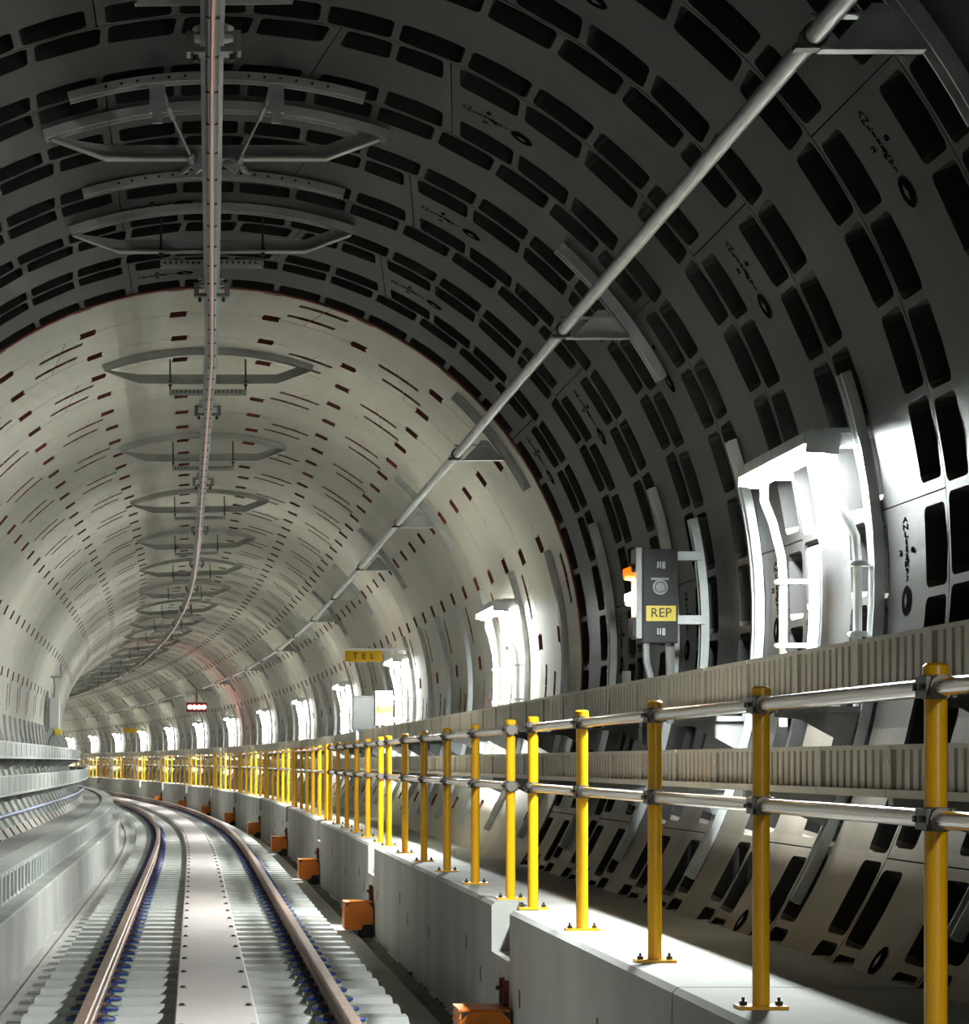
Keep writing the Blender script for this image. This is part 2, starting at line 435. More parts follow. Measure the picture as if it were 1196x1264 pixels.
# ------------------------------------------------------------------ track slab, gullies, walkways
BAY = 5.25; BAY0 = 3.95 - 6 * BAY
NB = int((S_END - BAY0) / BAY)
slab = tag(empty('floor'), 'pale concrete track slab between the two walkway kerbs', kind='structure')
SZ = -.30
for k in range(NB):
    a, b = BAY0 + k * BAY + .006, BAY0 + (k + 1) * BAY - .006
    st = frange(a, b, 4); mb = MB()
    mb.sweep([(-1.44, SZ), (-1.44, SZ - .4), (1.50, SZ - .4), (1.50, SZ - .01), (1.48, SZ)], st)
    ob('slab_bay', recalc(mb.mesh('slab_bay', ['slab'])), slab)
mb = MB(); st = frange(BAY0, BAY0 + NB * BAY, int(NB * 5))
mb.sweep([(-1.66, SZ - .03), (-1.66, SZ - .5), (-1.43, SZ - .5), (-1.43, SZ - .03)], st)
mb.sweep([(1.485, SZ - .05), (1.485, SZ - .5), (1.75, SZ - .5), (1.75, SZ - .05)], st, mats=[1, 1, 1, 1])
ob('gully', recalc(mb.mesh('gully', ['slab', 'gully'])), slab)

WZ, WF = .566, 1.68
mb = MB(); mb.box(-.002, .01, -.02, .02, -.05, .05); slot_me = mb.mesh('lifting_slot', ['black'])
walk_r = tag(empty('walkway_right'), 'raised concrete walkway with kerb wall below the yellow handrails', kind='structure')
for k in range(NB):
    a, b = BAY0 + k * BAY + .01, BAY0 + (k + 1) * BAY - .01
    notch = (k % 2 == 1)     # bays ending at 14.45 + 10.5 n have the recess
    mb = MB(); c = .022
    def prof(f): return [(f, -.6), (f, WZ - c), (f + c, WZ), (2.75, WZ), (2.75, -.6)]
    prof_n = [(WF, -.6), (WF, WZ - .30), (WF + .17, WZ - .30), (WF + .17, WZ), (2.75, WZ), (2.75, -.6)]
    endn = (BAY0 + (k + 1) * BAY)
    hasn = abs(((endn - 14.45) / 10.5) - round((endn - 14.45) / 10.5)) < .01
    hasn2 = abs(((a - .01 - 14.45) / 10.5) - round((a - .01 - 14.45) / 10.5)) < .01
    a1, b1 = (a + .33 if hasn2 else a), (b - .50 if hasn else b)
    mb.sweep(prof(WF), frange(a1, b1, 4))
    if hasn: mb.sweep(prof_n, [b1, b])
    if hasn2: mb.sweep(prof_n, [a, a1])
    wb = ob('walkway_bay', recalc(mb.mesh('walkway_bay', ['conc_wall'])), walk_r)
    if 3 < a < 60:
        for q, zz in ((.9, .08), (1.7, .22), (4.3, .10)):
            ob('lifting_slot', slot_me, wb, mat(a + q, WF - .001, zz))
walk_l = tag(empty('walkway_left'), 'low concrete bench wall on the inside of the curve', kind='structure')
BF, BZ = -1.57, .20
for k in range(NB):
    a, b = BAY0 + k * BAY + .35 + .014, BAY0 + (k + 1) * BAY + .35 - .014
    mb = MB(); c = .015
    mb.sweep([(BF, -.6), (-2.8, -.6), (-2.8, .44), (-2.02, .44), (-2.02, BZ), (BF - c, BZ), (BF, BZ - c)], frange(a, b, 4))
    ob('walkway_bay', recalc(mb.mesh('bench_bay', ['conc'])), walk_l)

# ------------------------------------------------------------------ rails, sleepers, cover planks
S_TRK0, S_TRK1 = -6.0, 150.0
RAILP = [(-.070, -.158), (.070, -.158), (.070, -.148), (.020, -.134), (.009, -.122), (.009, -.050), (.018, -.040), (.036, -.034), (.036, -.010),
         (.028, -.001), (-.028, -.001), (-.036, -.010), (-.036, -.034), (-.018, -.040), (-.009, -.050), (-.009, -.122), (-.020, -.134), (-.070, -.148)]
RM = [0] * 18; RM[9] = 1; RM[8] = 1; RM[10] = 1
st = frange(S_TRK0, S_TRK1, 156)
for sgn, nm in ((-1, 'inner left rail of the curve, its rusty web facing right'), (1, 'outer right rail of the curve, nearer the orange boxes')):
    mb = MB(); mb.sweep([(sgn * .7525 + d, z) for d, z in RAILP], st, RM)
    tag(ob('running_rail', recalc(mb.mesh('running_rail', ['rail', 'railtop']))), 'brown steel running rail, ' + nm, 'rail', 'running rails')
SP = .622
mb = MB(); w, t = .13, .022    # sleeper: trapezoid section with splayed ends
z0, z1 = SZ - .01, -.168
n = 0
def tz(x): return z1
pts = [(-1.225, -w, z0), (1.225, -w, z0), (1.225, w, z0), (-1.225, w, z0), (-1.20, -w + t, z1), (1.20, -w + t, z1), (1.20, w - t, z1), (-1.20, w - t, z1)]
mb.v += pts
for q in ((0,3,2,1),(4,5,6,7),(0,1,5,4),(1,2,6,5),(2,3,7,6),(3,0,4,7)): mb.face(q)
for sx in (-1, 1):
    mb.box(sx * .7525 - .10, sx * .7525 + .10, -.085, .085, z1 - .002, z1 + .010, 1)
sleeper_me = mb.mesh('sleeper', ['sleeper', 'seat'])
def clip_mesh():
    mb = MB()    # cast shoulder and a bent spring clip pressing on the rail foot (local +x away from the rail)
    mb.box(.075, .115, -.045, .045, -.165, -.118, 1)
    mb.box(.10, .15, -.03, .03, -.165, -.135, 1)
    p = []
    for q in range(0, 181, 30):
        t = math.radians(q); p.append((.085 + .055 * math.sin(t), -.040 * math.cos(t), -.108 - .012 * math.sin(t)))
    p = [(.045, -.012, -.128), (.05, -.038, -.112)] + p + [(.05, .038, -.112), (.045, .012, -.128)]
    mb.tube(p, .0085, 6, 0)
    return mb.mesh('rail_clip', ['clip', 'seat'], False)
clip_me = clip_mesh()
mb = MB()
p = [(.070, -.060, -.118), (.110, -.052, -.122), (.138, -.036, -.124), (.144, 0, -.124), (.138, .036, -.124), (.110, .052, -.122), (.070, .060, -.118)]
mb.tube(p, .011, 6, 0)
mb.box(.05, .085, -.06, .06, -.150, -.122, 0)
ins_me = mb.mesh('clip_insulator', ['blue'])
NS = int((112 - 8.5) / SP)
SL0 = 12.72 - 6 * SP
count = 0
for k in range(NS):
    s = SL0 + k * SP
    o = empty('sleeper', mat(s)) if False else ob('sleeper', sleeper_me, None, mat(s))
    vis = s > 11.6
    nm = nth(count) if s >= 12.6 else None
    if s >= 12.6: count += 1
    lab = ('concrete sleeper under both rails, %s counted from the bottom edge of the picture' % nm) if nm else 'concrete sleeper under both rails, %s below the bottom edge of the picture' % ORD[int(round((12.5 - s) / SP))].replace('nearest', 'first')
    tag(o, lab, 'sleeper', 'concrete sleepers under the rails')
    if s < 85:
        for sx in (-1, 1):
            for side in (-1, 1):
                T = Matrix.Translation((sx * .7525, 0, 0)) @ (Matrix.Identity(4) if side == 1 else Matrix.Rotation(math.pi, 4, 'Z'))
                c = ob('rail_clip', clip_me, o, T)
                ob('insulator', ins_me, c)
PLK = 3.555; P0 = 14.4 - 2 * PLK
mbb = MB()
for j in range(3):
    for sx in (-.205, .205):
        y = .59 + j * PLK / 3
        mbb.cyl((sx, y, -.085), (sx, y, -.070), .016, 6); mbb.cyl((sx, y, -.085), (sx, y, -.080), .024, 8)
bolt_me = mbb.mesh('plank_bolts', ['bolt'])
cover = tag(empty('track_cover', mat(0)), 'pinkish grey cover planks bolted down between the two rails', 'track cover')
for k in range(27):
    s = P0 + k * PLK; mb = MB()
    inv = mat(0).inverted()
    def fnc(t, d, z): return tuple(inv @ Vector(pt(t, d, z)))
    mb.sweep([(-.245, -.165), (.245, -.165), (.245, -.092), (.237, -.085), (-.237, -.085), (-.245, -.092)], frange(s + .003, s + PLK - .003, 3), fn=fnc)
    o = ob('cover_plank', recalc(mb.mesh('cover_plank', ['plank'])), cover)
    if s < 70:
        b = ob('bolt_heads', bolt_me, o, inv @ mat(s)); b['kind'] = 'stuff'

# ------------------------------------------------------------------ yellow handrail sections
PD, TOPZ, MIDZ = 1.83, 1.616, 1.268
def post_meshes():
    mb = MB(); mb.cyl((0, 0, WZ + .012), (0, 0, 1.648), .030, 16)
    mb.cyl((0, 0, 1.648), (0, 0, 1.672), .034, 16); mb.cyl((0, 0, 1.672), (0, 0, 1.680), .034, 16, r1=.024)
    post = shade(mb.mesh('post', ['yellow']))
    mb = MB(); mb.box(-.085, .085, -.05, .05, WZ, WZ + .012); base = mb.mesh('base_plate', ['yellow'])
    mb = MB()
    mb.cyl((0, 0, WZ + .012), (0, 0, WZ + .026), .014, 6); mb.cyl((0, 0, WZ + .026), (0, 0, WZ + .04), .006, 6)
    bolts = mb.mesh('anchor_bolt', ['bolt'])
    mb = MB()      # pipe clamp round the post, two bolts, one collar on each side
    mb.cyl((0, 0, -.032), (0, 0, .032), .036, 12, 0)
    for sy in (-1, 1):
        mb.cyl((0, sy * .030, 0), (0, sy * .062, 0), .033, 10, 0)
    for sx in (-1, 1):
        mb.box(sx * .034 - .006, sx * .034 + .006, -.05, .05, -.028, .028, 1)
        mb.cyl((sx * .034, -.022, 0), (sx * .054, -.022, 0), .010, 6, 1); mb.cyl((sx * .034, .022, 0), (sx * .054, .022, 0), .010, 6, 1)
    clamp = mb.mesh('clamp', ['clampiron', 'bolt'])
    mb = MB(); mb.cyl((0, 0, WZ + .012), (0, 0, 1.672), .031, 8); mb.box(-.085, .085, -.05, .05, WZ, WZ + .012)
    far = shade(mb.mesh('post_far', ['yellow']))
    return post, base, bolts, clamp, far
post_me, base_me, anc_me, clamp_me, postfar_me = post_meshes()
secs = [[4.5, 6.42, 8.4, 10.34, 12.28, 14.06]]
s = 15.06
while s < 146: secs.append([s + 1.89 * i for i in range(6)]); s += 10.5
rail_cache = {}
for si, sec in enumerate(secs):
    mid = sec[len(sec) // 2]; T0 = mat(mid); inv = T0.inverted()
    near = sec[0] < 36
    root = tag(empty('handrail_section', T0), ('yellow post and steel tube handrail section, nearest to the camera, cut by the right edge' if si == 0 else
               'yellow post and steel tube handrail section on the right walkway, %s from the camera' % nth(si)), 'handrail', 'handrail sections along the right walkway')
    for j, sp in enumerate(sec):
        Tp = inv @ mat(sp, PD)
        p = ob('post', post_me if near else postfar_me, root, Tp)
        if near:
            b = ob('base_plate', base_me, p)
            for sx in (-.062, .062): ob('anchor_bolt', anc_me, p, Matrix.Translation((sx, 0, 0)))
            for z in (TOPZ, MIDZ): ob('clamp', clamp_me, p, Matrix.Translation((0, 0, z)))
    for j in range(len(sec) - 1):
        for z in (TOPZ, MIDZ):
            a, b = inv @ Vector(pt(sec[j], PD, z)), inv @ Vector(pt(sec[j+1], PD, z))
            mb = MB(); mb.cyl(a, b, .025, 14 if near else 8)
            ob('rail', shade(mb.mesh('handrail_tube', ['steel'])), root)

# ------------------------------------------------------------------ cable trays with brackets and wall struts
def strut_mesh(a0, a1, off=.0, w=.045, h=.05, name='wall_strut', n=14, mt='galv'):
    """curved channel on the lining between angles a0 and a1, open side to the axis"""
    mb = MB(); r0 = RT - off - .001
    prof = [(-w, r0), (w, r0), (w, r0 - h), (w - .012, r0 - h), (w - .012, r0 - .006), (-w + .012, r0 - .006), (-w + .012, r0 - h), (-w, r0 - h)]
    P = len(prof)
    for k in range(n + 1):
        a = a0 + (a1 - a0) * k / n
        for y, r in prof: mb.v.append(cylp(a, y, r))
    for k in range(n):
        for i in range(P):
            j = (i + 1) % P; mb.face((k*P + i, k*P + j, (k+1)*P + j, (k+1)*P + i))
    mb.face(tuple(range(P))); mb.face(tuple(n*P + i for i in reversed(range(P))))
    for k in range(1, n, 3):      # bolt heads
        a = a0 + (a1 - a0) * k / n
        mb.cyl(cylp(a, 0, r0 - .006), cylp(a, 0, r0 - .02), .014, 6, 1)
    return recalc(mb.mesh(name, [mt, 'bolt']))
def angle_at(z, r=RT): return math.degrees(math.acos((z - AZ) / r))
def panel_mesh(L, z0, z1, name, flutes, mats):
    """fluted tray side panel facing local -x, with top and bottom lips and stiffener at its end"""
    mb = MB(); h = z1 - z0
    mb.box(-.004, .05, .004, L - .004, z1 - .018, z1, 0); mb.box(-.022, .05, .004, L - .004, z0, z0 + .03, 0)
    mb.box(-.004, .012, .004, .05, z0 + .03, z1 - .018, 0); mb.box(-.010, .012, L - .03, L - .004, z0 + .03, z1 - .018, 0)
    y = .05; step = (L - .08) / flutes; d = .026
    a, b = z0 + .03, z1 - .018
    for k in range(flutes):
        q = [y, y + step * .62, y + step * .70, y + step * .92, y + step]
        x = [0, 0, d, d, 0]
        for i in range(4): mb.quad((x[i], q[i], a), (x[i], q[i], b), (x[i+1], q[i+1], b), (x[i+1], q[i+1], a), 1 if i in (1, 2, 3) and False else 0)
        y += step
    mb.box(-.006, .004, .018, .030, b - .055, b - .035, 1)
    return mb.mesh(name, mats)
def tray(name, label, front, z0, z1, s0, s1, sgn, depth, L=.99, flutes=9, mats=('tray', 'white'), brk=True, off=0.0):
    root = tag(empty(name, mat(s0)), label, 'cable tray', 'cable trays on the tunnel walls'); inv = mat(s0).inverted()
    pm = panel_mesh(L, z0, z1, 'tray_panel', flutes, list(mats))
    N = int((s1 - s0) / L)
    flip = Matrix.Identity(4) if sgn > 0 else Matrix.Rotation(math.pi, 4, 'Z') @ Matrix.Translation((0, -L, 0))
    for k in range(N):
        ob('tray_panel', pm, root, inv @ mat(s0 + k * L, front) @ flip)
    mb = MB(); st = frange(s0, s0 + N * L, N)
    f, bk = front + sgn * .03, front + sgn * depth
    fn = lambda t, d, z: tuple(inv @ Vector(pt(t, d, z)))
    mb.sweep([(f, z0 + .006), (bk, z0 + .006), (bk, z0 + .016), (f, z0 + .016)], st, fn=fn)
    ob('tray_floor', recalc(mb.mesh('tray_floor', [mats[0]])), root)
    mb = MB(); fx = sgn * (abs(bk) - .03); 
    mb.sweep([(fx, z0 + .016), (bk, z0 + .016), (bk, z1 - .02), (fx, z1 - .02)], st, fn=fn)
    ob('tray_back', recalc(mb.mesh('tray_back', ['galvdark'])), root)
    return root, inv
UF, U0, U1 = 2.57, 1.678, 1.915
LF, L0_, L1_ = 2.42, 1.288, 1.482
S_T0 = 2.0 - .04
tray_u, inv_u = tray('cable_tray', 'upper fluted metal cable tray on the right wall above the handrail', UF, U0, U1, S_T0, 150, 1, .26)
tray_l, inv_l = tray('cable_tray', 'lower fluted metal cable tray on the right wall behind the handrail tubes', LF, L0_, L1_, S_T0, 150, 1, .30)
strut_r = strut_mesh(angle_at(3.25), angle_at(.75))
mb = MB()      # cantilever bracket: tapered plate and flange under a tray, local x = lateral offset
def bracket(front, zt, wall, drop):
    mb = MB()
    mb.box(front + .03, wall, -.03, .03, zt - .03, zt, 0)
    n = len(mb.v); P = [(front + .02, zt - .03), (wall, zt - .03), (wall, zt - drop), (wall - .08, zt - drop), (front + .14, zt - .06), (front + .02, zt - .05)]
    for y in (-.004, .004): mb.v += [(x, y, z) for x, z in P]
    mb.face(tuple(n + i for i in range(6))); mb.face(tuple(n + 6 + i for i in reversed(range(6))))
    for i in range(6):
        j = (i + 1) % 6; mb.face((n + i, n + j, n + 6 + j, n + 6 + i))
    return recalc(mb.mesh('bracket', ['galvdark']))
brk_u = bracket(UF, U0, 3.03, .19); brk_l = bracket(LF, L0_, 2.90, .17)
s = 11.4 - 4 * 2.4; k = 0
while s < 148:
    ob('wall_strut', strut_r, tray_u, inv_u @ mat(s)); ob('bracket', brk_u, tray_u, inv_u @ mat(s))
    ob('bracket', brk_l, tray_l, inv_l @ mat(s)); s += 2.4
# left side: two trays, a low one on the bench, struts
LFU, LFL = -2.60, -2.40
tl_u, i_u = tray('cable_tray', 'upper pale metal cable tray on the left wall inside the curve', LFU, 1.46, 1.69, 6, 105, -1, .26, mats=('lid', 'white'), flutes=4)
tl_l, i_l = tray('cable_tray', 'lower pale metal cable tray on the left wall above the lilac cable', LFL, 1.00, 1.25, 6, 105, -1, .30, mats=('lid', 'white'), flutes=4)
strut_l = strut_mesh(-angle_at(2.15), -angle_at(.55), w=.03, h=.04, name='wall_strut_left', mt='galv')
s = 6.6
while s < 104:
    ob('wall_strut', strut_l, tl_u, i_u @ mat(s)); s += 1.2
brk_lu = bracket(-LFU, 1.46, 3.0, .16); brk_ll = bracket(-LFL, 1.0, 2.78, .14)
s = 7.2; FX = Matrix.Rotation(math.pi, 4, 'Z')
while s < 104:
    ob('bracket', brk_lu, tl_u, i_u @ mat(s) @ FX); ob('bracket', brk_ll, tl_l, i_l @ mat(s) @ FX); s += 2.4
# the low trough on the bench
tr = tag(empty('cable_trough', mat(6)), 'low metal cable trough with slatted lids on the left bench', 'cable trough'); inv = mat(6).inverted()
TF, TZ0, TZ1 = -1.75, BZ, .46; L = .9
mb = MB()
mb.box(0, .03, .004, L - .004, TZ1 - .025, TZ1, 0); mb.box(0, .03, .004, L - .004, TZ0, TZ0 + .02, 0)
for y in (.004, L / 2 - .02, L - .07):
    mb.box(-.006, .02, y, y + .066, TZ0, TZ1, 0)
mb.box(.018, .022, 0, L, TZ0, TZ1, 1)
side_me = mb.mesh('trough_side', ['lid', 'galvmid'])
mb = MB()
for k in range(6):
    y = k * L / 6; mb.box(.0, .27, y + .012, y + L / 6 - .012, TZ1, TZ1 + .02, 0)
mb.box(.0, .27, .0, L, TZ1 - .004, TZ1 + .001, 0)
lid_me = mb.mesh('trough_lid', ['lid'])
FL = lambda L: Matrix.Rotation(math.pi, 4, 'Z') @ Matrix.Translation((0, -L, 0))
for k in range(int(96 / L)):
    s = 6 + k * L
    ob('trough_side', side_me, tr, inv @ mat(s, TF) @ FL(L)); ob('trough_lid', lid_me, tr, inv @ mat(s, TF) @ FL(L))
mb = MB(); mb.tube([pt(s, -2.50, .74) for s in frange(6, 100, 92)], .022, 8)
cb = tag(ob('wall_cable', shade(mb.mesh('wall_cable', ['bluepipe']))), 'lilac cable run clipped along the foot of the left wall', 'cable')

# ------------------------------------------------------------------ pipe along the right haunch
PPD, PPZ = 2.1, CAMZ + 2.61
pipe = tag(empty('service_pipe', mat(0)), 'long grey steel pipe on triangular brackets along the upper right lining', 'pipe'); inv = mat(0).inverted()
mb = MB(); mb.tube([tuple(inv @ Vector(pt(s, PPD, PPZ))) for s in frange(-2, 150, 152)], .037, 12)
ob('tube', shade(mb.mesh('pipe_tube', ['galv'])), pipe)
pst = strut_mesh(42.5, 61.5, w=.05, h=.06, name='pipe_strut', n=10)
mb = MB()
wl = math.sqrt(RT**2 - (PPZ - AZ)**2) - .05
mb.box(PPD + .02, wl, -.03, .03, PPZ - .055, PPZ - .045, 0); mb.box(PPD - .02, wl - .1, -.03, .03, PPZ + .07, PPZ + .078, 0)
P = [(PPD + .06, PPZ - .045), (wl, PPZ - .045), (wl - .14, PPZ + .12), (wl - .19, PPZ + .12)]
n = len(mb.v)
for y in (-.004, .004): mb.v += [(x, y, z) for x, z in P]
mb.face((n, n+1, n+2, n+3)); mb.face((n+7, n+6, n+5, n+4))
for i in range(4):
    j = (i + 1) % 4; mb.face((n+i, n+j, n+4+j, n+4+i))
arm_me = recalc(mb.mesh('bracket_arm', ['galv']))
mb = MB(); mb.cyl((PPD, -.035, PPZ), (PPD, .035, PPZ), .048, 12); mb.box(PPD - .07, PPD + .02, -.03, .03, PPZ - .05, PPZ - .03)
col_me = mb.mesh('pipe_clamp', ['bolt'])
for k in range(24):
    s = 8.75 + 5.95 * k
    ob('bracket_strut', pst, pipe, inv @ mat(s)); ob('bracket_arm', arm_me, pipe, inv @ mat(s)); ob('pipe_clamp', col_me, pipe, inv @ mat(s))

# ------------------------------------------------------------------ overhead conductor bar and its supports
BH = CAMZ + 3.30
def bard(s): return float(np.interp(s, [0, 11.5, 20, 45, 60, 75, 90, 110, 160], [-.06, -.045, .015, -.10, -.22, -.32, -.30, -.25, -.2]))
cond = tag(empty('conductor_bar', mat(0)), 'overhead aluminium conductor bar with copper contact wire along the tunnel crown', 'conductor bar'); inv = mat(0).inverted()
fn = lambda t, d, z: tuple(inv @ Vector(pt(t, d + bard(t), z)))
mb = MB(); st = frange(4, 150, 146)
pr = [(-.056, .115), (.056, .115), (.056, .105), (.020, .095), (.026, .03), (.034, .018), (.020, .004), (-.020, .004), (-.034, .018), (-.026, .03), (-.020, .095), (-.056, .105)]
mb.sweep([(d, BH + z) for d, z in pr], st, fn=fn)
ob('bar', recalc(mb.mesh('bar', ['alu'])), cond)
mb = MB(); mb.sweep([(.011, BH + .006), (.011, BH - .005), (.005, BH - .011), (-.005, BH - .011), (-.011, BH - .005), (-.011, BH + .006)], st, fn=fn)
ob('contact_wire', recalc(mb.mesh('contact_wire', ['copper'])), cond)
mb = MB()
for sx in (-1, 1): mb.box(sx * .018 - .012, sx * .018 + .012, -.008, .008, -.002, .012, 0)
wclip = mb.mesh('wire_clip', ['bolt'])
for k in range(46):
    s = 9.0 + k * .6; ob('wire_clip', wclip, cond, inv @ mat(s, bard(s), BH))
mb = MB()
mb.box(-.11, .11, -.04, .04, .116, .128, 0)
for sx in (-1, 1):
    mb.box(sx * .11 - .018, sx * .11 + .018, -.05, .05, .03, .13, 0)
    mb.box(min(sx * .03, sx * .11), max(sx * .03, sx * .11), -.05, .05, .03, .055, 0)
    mb.cyl((sx * .085, 0, .03), (sx * .085, 0, .0), .014, 6, 1)
clampb = mb.mesh('bar_clamp', ['galvdark', 'bolt'])
mb = MB()     # shed insulator above the clamp
for z, r in ((.125, .05), (.15, .12), (.165, .06), (.19, .10), (.205, .05)):
    mb.cyl((0, .38, z), (0, .38, z + .012), r, 18, 0, r1=r * .82)
mb.cyl((0, .38, .12), (0, .38, .25), .035, 10)
insul = shade(mb.mesh('insulator', ['ins']))
def arch_mesh(half, r0, w, h, mt, holes=False, rr=None):
    return strut_mesh(-half, half, off=r0, w=w, h=h, name='arch_channel', n=16, mt=mt)
arch_me = arch_mesh(19.0, 0, .05, .055, 'frame')
CH = CAMZ + 3.60
crown = AZ + RT
mb = MB()       # trapezoid chord under the arch
xs = [(-.98, AZ + math.sqrt(RT**2 - .98**2) - .07), (-.66, CH), (.66, CH), (.98, AZ + math.sqrt(RT**2 - .98**2) - .07)]
for (x0, z0), (x1, z1) in zip(xs[:-1], xs[1:]):
    n = len(mb.v)
    for y in (-.035, .035): mb.v += [(x0, y, z0), (x1, y, z1), (x1, y, z1 + .012), (x0, y, z0 + .012)]
    for q in ((0,1,2,3), (7,6,5,4), (0,4,5,1), (3,2,6,7)): mb.face(tuple(n + i for i in q), 0)
    mb.quad((x0, .035, z0 + .012), (x1, .035, z1 + .012), (x1, .035, z1 + .10), (x0, .035, z0 + (.10 if abs(x0) < .9 else .03)), 1)
    mb.quad((x0, .041, z0 + .012), (x0, .041, z0 + (.10 if abs(x0) < .9 else .03)), (x1, .041, z1 + .10), (x1, .041, z1 + .012), 1)
chord_me = mb.mesh('chord', ['frame', 'frame'])
mb = MB()
for sx in (-.36, .36):
    mb.cyl((sx, 0, CH - .10), (sx, 0, CH + .24), .009, 6); mb.cyl((sx, 0, CH - .02), (sx, 0, CH + .03), .018, 6)
rods_me = mb.mesh('hanger_rod', ['bolt'])
mb = MB(); zc = CH - .10
mb.box(-.365, .365, -.05, -.045, zc, zc + .045); mb.box(-.365, .365, .045, .05, zc, zc + .045); mb.box(-.365, .365, -.05, .05, zc + .04, zc + .045)
for k in range(17): mb.box(-.34 + k * .04, -.325 + k * .04, -.0515, -.05, zc + .012, zc + .03, 1)
hch_me = mb.mesh('hanger_channel', ['frame', 'black'])
rod1 = MB(); rod1.cyl((0, 0, CH - .10), (0, 0, CH + .24), .009, 6); rod1.cyl((0, 0, CH - .02), (0, 0, CH + .03), .018, 6); rod1 = rod1.mesh('hanger_rod', ['bolt'])
ks = 0; s = 11.2
while s < 140:
    d = bard(s); T = mat(s)
    tilt = Matrix.Translation((0, 0, AZ)) @ Matrix.Rotation(math.asin(max(-1, min(1, d / RT))), 4, 'Y') @ Matrix.Translation((0, 0, -AZ))
    lab = 'galvanised arch frame hanging the conductor bar, cut by the top edge of the picture' if ks == 0 else \
          'galvanised arch frame hanging the conductor bar, %s from the camera' % nth(ks)
    root = tag(empty('bar_support', T @ tilt), lab, 'bar support', 'arch frames along the crown')
    ob('arch_channel', arch_me, root); ob('chord', chord_me, root)
    for sx in (-.36, .36): ob('hanger_rod', rod1, root, Matrix.Translation((sx, 0, 0)))
    ob('hanger_channel', hch_me, root)
    ob('bar_clamp', clampb, root, Matrix.Translation((0, .25, BH))); ob('insulator', insul, root, Matrix.Translation((0, 0, BH)))
    s += 6.0; ks += 1
# midpoint anchor: an extra arch frame, two curved channels and two turnbuckle ties
T = mat(14.55); root = tag(empty('anchor_frame', T), 'galvanised anchor frame with crossing tie rods between the first two arch frames', 'anchor frame')
ob('arch_channel', arch_mesh(19.5, 0, .05, .055, 'frame'), root); ob('chord', chord_me, root)
cm = strut_mesh(-16, 16, w=.045, h=.05, name='perforated_channel', n=16, mt='frame')
cm2 = strut_mesh(-16.5, 16.5, w=.045, h=.05, name='perforated_channel', n=16, mt='frame')
ob('perforated_channel', cm, root, Matrix.Translation((0, -.62, 0))); ob('perforated_channel', cm2, root, Matrix.Translation((0, 1.7, 0)))
mb = MB()
for k in range(-7, 8):
    if abs(k) < 2: continue
    a = k * 1.7
    for yy in (-.62, 1.7):
        p = Vector(cylp(a, yy - .0465, RT - .025)); mb.cyl(p, p + Vector((0, -.003, 0)), .009, 6, 0)
h = ob('channel_holes', mb.mesh('channel_holes', ['black']), root); h['kind'] = 'stuff'
for sx in (-1, 1):
    p0 = Vector((sx * .34, -.62, AZ + math.sqrt(RT**2 - .34**2) - .05)); p1 = Vector((sx * .13, .0, CH - .02)); mb = MB()
    u = (p1 - p0); 
    mb.cyl(p0 + u * .2, p1, .008, 6); mb.cyl(p0 + u * .26, p0 + u * .42, .015, 8); mb.cyl(p0 + u * .10, p0 + u * .22, .028, 8, r1=.018)
    mb.cyl(p0 + u * .88, p1 + u * .06, .02, 6)
    q = Vector((sx * .30, 1.7, AZ + RT - .07)); mb.cyl(p1, p1 + (q - p1) * .55, .008, 6); mb.cyl(p1 + (q - p1) * .2, p1 + (q - p1) * .38, .017, 6)
    ob('tie_rod', mb.mesh('tie_rod', ['galv']), root)
    mb = MB(); mb.box(-.045, .045, -.012, .012, -.16, .02); mb.box(-.028, .028, -.012, .012, -.22, -.16); mb.box(-.05, .05, -.05, .05, .0, .02)
    ob('anchor_plate', mb.mesh('anchor_plate', ['galv']), root, Matrix.Translation(p0) )
    mb = MB(); mb.box(-.05, .05, -.02, .02, -.04, .05); mb.cyl((0, -.05, 0), (0, .05, 0), .02, 8)
    ob('shackle', mb.mesh('shackle', ['galv']), root, Matrix.Translation(p1 + Vector((-sx * .03, 0, 0))) @ Matrix.Rotation(sx * .6, 4, 'Y'))

# ------------------------------------------------------------------ wall lamps
LD, LZ = 2.83, CAMZ + 1.50
TILT = math.radians(-4)      # diffuser looks down and out over the track
mb = MB(); l = .70
mb.box(-.075, .075, -l, l, 0, .05, 0); mb.box(-.085, -.073, -l, l, -.008, .05, 0); mb.box(.073, .085, -l, l, -.008, .05, 0); mb.box(-.05, .05, -l, l, .05, .065, 0)
mb.box(-.078, .078, -l - .02, -l, -.05, .05, 0); mb.box(-.078, .078, l, l + .02, -.05, .05, 0)
house_me = mb.mesh('housing', ['galv'])
mb = MB(); n = 6
pr = [(-.072, 0), (-.048, -.03), (-.022, -.056), (.022, -.056), (.048, -.03), (.072, 0)]
for (x0, z0), (x1, z1) in zip(pr[:-1], pr[1:]): mb.quad((x0, -l, z0), (x1, -l, z1), (x1, l, z1), (x0, l, z0))
diff_me = mb.mesh('diffuser', ['lamp'])
def wallx(z): return math.sqrt(RT**2 - (z - AZ)**2)
lamp_s = [12.15 + 12.0 * k for k in range(-3, 15)]
